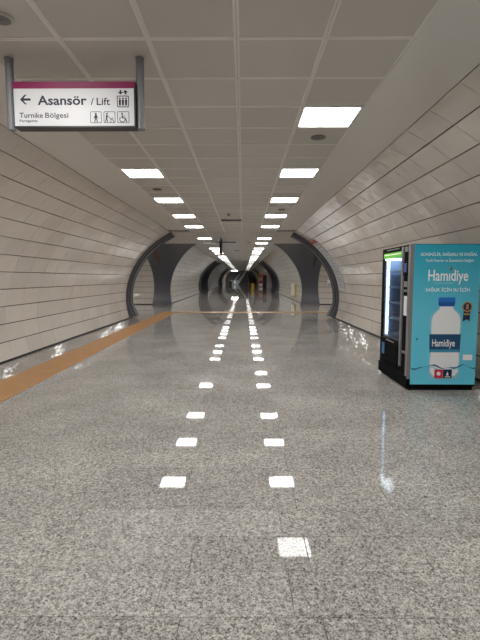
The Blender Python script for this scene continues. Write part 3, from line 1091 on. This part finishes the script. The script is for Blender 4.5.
ad = VB().box(PX0, PX1, QY - 0.004, QY + 0.004, PZ0, PZ1).build('side_advert', 'advert_blue', vm)
ad['label'] = 'turquoise advert sheet with a water bottle'
LAYER = [QY - 0.0048]


def flat(pts, name, m, step=0.0006):
    b = VB()
    y = LAYER[0]
    b.prism([(u_(a), v_(c)) for a, c in pts], y - 0.0003, y + 0.0003)
    LAYER[0] -= step
    return b.build(name, m, ad)


def ad_text(body, x0, x1, ybase, ycap, bold, m='print_white'):
    b = VB()
    text_mesh(b, body, u_(x0), u_(x1), v_(ybase), v_(ycap) - v_(ybase), LAYER[0] - 0.0004, 0, bold)
    return b.build('lettering', m, ad)


ad_text('GÜVENİLİR, SAĞLIKLI VE DOĞAL', 418.6, 474.2, 255.6, 252.7, 0.012)
ad_text("Tarihi Pınarlar ve İstanbul'un Değeri", 423.6, 470.8, 261.4, 258.7, 0.006)
ad_text('Hamıdiye', 427.0, 466.2, 280.0, 268.8, 0.012)
ad_text('SAĞLIK İÇİN SU İÇİN', 424.9, 468.4, 290.4, 287.2, 0.014)
flat([(447.9, 269.6), (449.3, 265.6), (450.2, 268.0), (449.9, 269.6), (449.1, 270.2)], 'drop', 'print_drop')
flat([(433.5, 282.2), (452, 282.2), (452, 282.4), (433.5, 282.4)], 'underline', 'print_white')


def mirror(pts, cx=446.2):
    """right half outline -> full outline"""
    pts = [(a * 1.05, b_) for a, b_ in pts]
    r = [(cx + a, b_) for a, b_ in pts]
    return r + [(cx - a, b_) for a, b_ in reversed(pts)]


# wave behind and in front of the bottle
def wave(y0, amp, thick, name, m, ph):
    top = [(413.0 + i * 64.2 / 40, y0 + amp * math.sin(i * 0.33 + ph) + 0.5 * amp * math.sin(i * 0.71 + ph)) for i in range(41)]
    bot = [(x, y + thick * (0.55 + 0.45 * math.sin(i * 0.5))) for i, (x, y) in enumerate(top)]
    return flat(top + bot[::-1], name, m)


flat(mirror([(7.0, 305.2), (7.4, 307.6), (10.6, 310.2), (13.4, 313.2), (14.8, 317.6), (14.9, 326), (14.2, 333.0), (14.8, 342), (14.4, 352), (15.0, 360), (14.2, 366), (14.8, 372), (13.2, 377.0), (9.0, 378.6)]), 'bottle_outline', 'print_bottle_shade')
flat(mirror([(6.2, 305.4), (6.5, 308.2), (9.6, 311.0), (12.2, 314.2), (13.5, 318.6), (13.7, 326), (13.2, 333.0), (13.7, 342), (13.3, 352), (13.8, 360), (13.2, 366), (13.4, 371), (10.6, 374.8), (6.0, 376)]), 'bottle_body', 'print_bottle')
flat(mirror([(7.6, 296.4), (7.9, 297.2), (7.9, 302.6), (7.1, 305.2)]), 'bottle_cap', 'print_cap')
flat(mirror([(7.7, 301.0), (7.8, 302.6), (7.0, 305.1)]), 'cap_ring', 'print_cap_dark')
flat([(430.2, 333.0), (461.4, 333.0), (461.0, 351.2), (430.8, 351.2)], 'bottle_label', 'print_label')
flat([(430.9, 348.4), (460.1, 348.4), (460.0, 351.2), (431.0, 351.2)], 'label_band', 'print_label_light')
ad_text('Hamidiye', 433.2, 455.8, 345.2, 337.8, 0.012)
wave(365.6, 1.5, 1.7, 'water_line', 'print_wave', 0.4)
wave(367.6, 1.2, 0.9, 'water_line', 'print_wave_light', 1.1)
flat([(436.7, 368.6), (445.0, 368.6), (445.0, 377.4), (436.7, 377.4)], 'red_logo', 'print_red')
flat([(445.3, 368.6), (454.0, 368.6), (454.0, 377.4), (445.3, 377.4)], 'navy_logo', 'print_navy')
def star(cx, cy, r0, r1, n_):
    return [(cx + (r0 if i % 2 else r1) * math.cos(math.pi * i / n_), cy + (r0 if i % 2 else r1) * math.sin(math.pi * i / n_)) for i in range(2 * n_)]
flat(star(440.8, 372.8, 1.5, 2.8, 7), 'red_logo_mark', 'print_white')
flat([(448.2, 374.0), (449.6, 370.4), (451.0, 374.0), (449.6, 375.0)], 'navy_logo_mark', 'print_white')
flat([(447.0, 375.6), (452.4, 375.6), (452.4, 376.4), (447.0, 376.4)], 'navy_logo_line', 'print_white')
# medal with ribbon
flat([(463.1, 309.2), (469.5, 309.2), (469.1, 320.2), (466.3, 318.0), (462.3, 320.2)], 'ribbon', 'print_navy')
flat([(463.1, 312.2), (469.1, 312.2), (469.1, 313.8), (463.1, 313.8)], 'ribbon_line', 'print_gold')
flat([(466.3 + 5.0 * math.cos(a * math.pi / 12), 305.6 + 5.2 * math.sin(a * math.pi / 12)) for a in range(24)], 'medal', 'print_gold')
flat([(466.3 + 3.8 * math.cos(a * math.pi / 12), 305.6 + 4.0 * math.sin(a * math.pi / 12)) for a in range(24)], 'medal_centre', 'print_navy')
flat([(465.3, 303.0), (467.3, 303.0), (467.7, 308.0), (464.9, 308.0)], 'medal_mark', 'print_gold')
flat([(464.1, 353.4), (473.5, 353.4), (473.5, 359.0), (464.1, 359.0)], 'small_label', 'print_white')
flat([(464.5, 352.2), (472.9, 352.2), (472.9, 353.2), (464.5, 353.2)], 'small_label_edge', 'print_wave_light')
flat([(416.8, 337.0), (418.2, 336.4), (418.6, 338.0), (417.0, 339.4)], 'scuff', 'print_wave')

# ================================================================ INFO BOARDS ON THE RIGHT WALL
M['board'] = mat('info_board', (0.52, 0.53, 0.57), 0.4, spec=0.2)
M['board_ink'] = mat('info_ink', (0.22, 0.22, 0.26), 0.6)
M['board_red'] = mat('info_red', (0.30, 0.03, 0.03), 0.5)


def wall_sheet(side, z0, z1, y0, y1, off, thick, n_=6):
    zz_ = [z0 + (z1 - z0) * i / n_ for i in range(n_ + 1)]
    fy = (lambda z, y: y + (CROSS[0].near(z) - CROSS[0].near(1.0)))
    return MB().slab([[wall_pt(side, z, fy(z, y0), off + thick), wall_pt(side, z, fy(z, y1), off + thick)] for z in zz_],
                     [[wall_pt(side, z, fy(z, y0), off), wall_pt(side, z, fy(z, y1), off)] for z in zz_])


ib = empty('info_board', wall_pt(1, 1.0, 15.0), 'tall pale information board strip following the right wall beside the arch', 'notice board')
for (z0, z1) in ((1.03, 1.55), (1.57, 2.09), (2.11, 2.6)):
    bd = wall_sheet(1, z0, z1, 14.75, 15.7, 0.004, 0.012).build('board', 'board', ib)
    k = z0 + 0.08
    while k < z1 - 0.05:
        wall_sheet(1, k, k + 0.018, 14.85, 14.85 + random.uniform(0.35, 0.7), 0.0165, 0.001, 1).build('text_line', 'board_ink', bd)
        k += random.choice((0.06, 0.09))
o = wall_sheet(1, 2.61, 2.70, 14.75, 15.7, 0.004, 0.014, 2).build('header', 'board_red', ib)
o['label'] = 'dark red header strip'

# small red and white notice on the cross-passage wall
p = at(330.3, 281, CROSS[0].far(1.3))
yq = CROSS[0].far(1.3) - 0.012
nt = empty('wall_notice', (p.x, yq, p.z - 0.2), 'small white notice with red top on the right cross passage wall', 'notice')
MB().box(p.x - 0.17, p.x + 0.17, yq - 0.012, yq + 0.03, p.z - 0.22, p.z + 0.1).build('sheet', 'tag_white', nt)
MB().box(p.x - 0.10, p.x + 0.14, yq - 0.014, yq + 0.03, p.z + 0.1, p.z + 0.3).build('red_top', 'board_red', nt)
MB().box(p.x - 0.15, p.x + 0.15, yq - 0.015, yq - 0.01, p.z - 0.19, p.z - 0.14).build('text_line', 'board_ink', nt)

# framed cabinet low on the right wall of the next section
M['yellow'] = mat('yellow_paint', (0.50, 0.40, 0.06), 0.5)
cabY = 28.5
cb = empty('wall_cabinet', wall_pt(1, 0.3, cabY), 'low wall cabinet with yellow edge on the right wall past the arch', 'cabinet')
def sheet2(z0, z1, y0, y1, o0, o1):
    zz_ = [z0 + (z1 - z0) * i / 4 for i in range(5)]
    return MB().slab([[wall_pt(1, z, y0, o1), wall_pt(1, z, y1, o1)] for z in zz_], [[wall_pt(1, z, y0, o0), wall_pt(1, z, y1, o0)] for z in zz_])
sheet2(0.25, 1.05, cabY, cabY + 2.2, 0.006, 0.10).build('body', 'ceil_plain', cb)
sheet2(0.25, 1.05, cabY - 0.06, cabY, 0.006, 0.115).build('edge_strip', 'yellow', cb)
sheet2(0.30, 1.0, cabY + 1.08, cabY + 1.12, 0.101, 0.106).build('door_gap', 'board_ink', cb)

# ================================================================ FAR END
# yellow folding floor sign
M['wet_yellow'] = mat('floor_sign_yellow', (0.75, 0.42, 0.02), 0.45)
wx, wy = 1.18, 54.0
ws = empty('floor_sign', (wx, wy, 0), 'yellow folding caution sign standing on the floor far down the passage', 'floor sign')
for sgn in (-1, 1):
    b = MB()
    b.slab([[(wx - 0.16, wy + sgn * 0.02, 0.72), (wx + 0.16, wy + sgn * 0.02, 0.72)], [(wx - 0.2, wy + sgn * 0.22, 0.0), (wx + 0.2, wy + sgn * 0.22, 0.0)]],
           [[(wx - 0.16, wy + sgn * 0.04, 0.72), (wx + 0.16, wy + sgn * 0.04, 0.72)], [(wx - 0.2, wy + sgn * 0.24, 0.0), (wx + 0.2, wy + sgn * 0.24, 0.0)]])
    b.build('panel', 'wet_yellow', ws)
MB().box(wx - 0.08, wx + 0.08, wy - 0.04, wy + 0.04, 0.70, 0.80).build('handle', 'wet_yellow', ws)

# red lit vending machine and black kiosk by the right wall
M['kiosk_red'] = mat('kiosk_red', (0.35, 0.04, 0.05), 0.4, emit=(0.5, 0.06, 0.05), strength=0.06)
M['kiosk_orange'] = mat('kiosk_orange', (0.5, 0.22, 0.06), 0.4, emit=(0.6, 0.28, 0.08), strength=0.08)
M['kiosk_white'] = mat('kiosk_white', (0.7, 0.66, 0.62), 0.4, emit=(0.8, 0.75, 0.7), strength=0.08)
kx, ky = 2.56, 72.0
kk = empty('vending_machine', (kx + 0.35, ky + 0.45, 0), 'red and white lit machine by the right wall at the far end', 'vending machine')
MB().box(kx, kx + 0.7, ky, ky + 0.9, 0.0, 2.0).build('body', 'kiosk_red', kk)
MB().box(kx + 0.04, kx + 0.66, ky - 0.01, ky + 0.0, 1.0, 1.55).build('front_picture', 'kiosk_orange', kk)
MB().box(kx + 0.04, kx + 0.66, ky - 0.01, ky + 0.0, 0.1, 0.55).build('lower_panel', 'kiosk_white', kk)
MB().box(kx + 0.10, kx + 0.60, ky + 0.0, ky + 0.5, 2.0, 2.3).build('top_sign', 'kiosk_orange', kk)
kx, ky = 2.64, 60.3
k2 = empty('vending_machine', (kx + 0.25, ky + 0.5, 0), 'black machine standing against the right wall near the far end', 'vending machine')
MB().box(kx + 0.06, kx + 0.55, ky, ky + 1.0, 0.0, 1.85).build('body', 'black', k2)
MB().box(kx, kx + 0.06, ky + 0.05, ky + 0.95, 0.1, 1.8).build('door', 'dark_metal', k2)
MB().box(kx - 0.01, kx, ky + 0.15, ky + 0.7, 0.7, 1.6).build('window', 'screen_blue', k2)

# escalator at the far end, rising to the right
M['esc_light'] = mat('escalator_balustrade', (0.55, 0.58, 0.62), 0.3, 0.2)
M['esc_lamp'] = mat('escalator_lamp', (0.7, 0.8, 0.9), 0.3, emit=(0.6, 0.75, 0.95), strength=0.7)
ang = math.radians(55)
ex, ey = -1.55, 96.0


def exf(p):
    x, y, z = p            # x along the run, y across (away from the viewer), z up
    return (ex + x * math.cos(ang) - y * math.sin(ang), ey + x * math.sin(ang) + y * math.cos(ang), z)


es = empty('escalator', (ex, ey, 0), 'escalator with pale balustrade rising at the far end of the passage', 'escalator')
SL = math.tan(math.radians(40))
def eprism(poly, y0, y1, name, m):
    MB(exf).prism(poly, y0, y1).build(name, m, es)
run = 4.0
top = run * SL
for yy_ in (0.0, 1.1):
    eprism([(0.0, 0.0), (0.9, 0.0), (0.9 + run, top), (0.9 + run, top + 0.95), (0.8, 0.95), (-0.3, 0.95), (-0.45, 0.6), (-0.3, 0.0)], yy_, yy_ + 0.08, 'balustrade', 'esc_light')
    eprism([(-0.5, 0.9), (-0.35, 1.02), (0.8, 1.02), (0.9 + run, top + 1.02), (0.9 + run, top + 0.94), (0.8, 0.94), (-0.3, 0.94)], yy_ - 0.02, yy_ + 0.10, 'handrail', 'black')
for k in range(12):
    x_ = 0.6 + k * 0.35
    eprism([(x_, 0.0), (x_ + 0.36, 0.0), (x_ + 0.36, k * 0.35 * SL + 0.12), (x_, k * 0.35 * SL + 0.12)], 0.10, 1.08, 'step', 'dark_metal')
MB(exf).box(-1.4, 0.2, -0.05, 1.25, 0.0, 0.02).build('landing_plate', 'steel', es)
MB(exf).box(-0.46, -0.30, -0.03, 0.0, 0.15, 0.9).build('newel_lamp', 'esc_lamp', es)

# dark stair mass beside the escalator with a yellow stripe
st = empty('staircase', (0.65, 103.0, 0), 'dark staircase rising beside the escalator at the far end', 'staircase')
for k in range(14):
    MB().box(-0.1, 1.4, 102.6 + k * 0.32, 107.5, k * 0.16, (k + 1) * 0.16).build('step', 'dark_metal', st)
MB().box(-0.1, 1.4, 102.56, 102.6, 0.02, 0.10).build('edge_stripe', 'yellow', st)
bn = empty('litter_bin', (-2.6, 92.0, 0), 'small dark brown litter bin left of the far escalator', 'litter bin')
bmx = mat('bin_brown', (0.05, 0.03, 0.025), 0.6)
MB().cyl((-2.6, 92, 0), (-2.6, 92, 0.75), 0.27, 16, 0, 0.3).build('body', bmx, bn)
MB().cyl((-2.6, 92, 0.75), (-2.6, 92, 0.85), 0.31, 16, 0, 0.2).build('lid', 'black', bn)
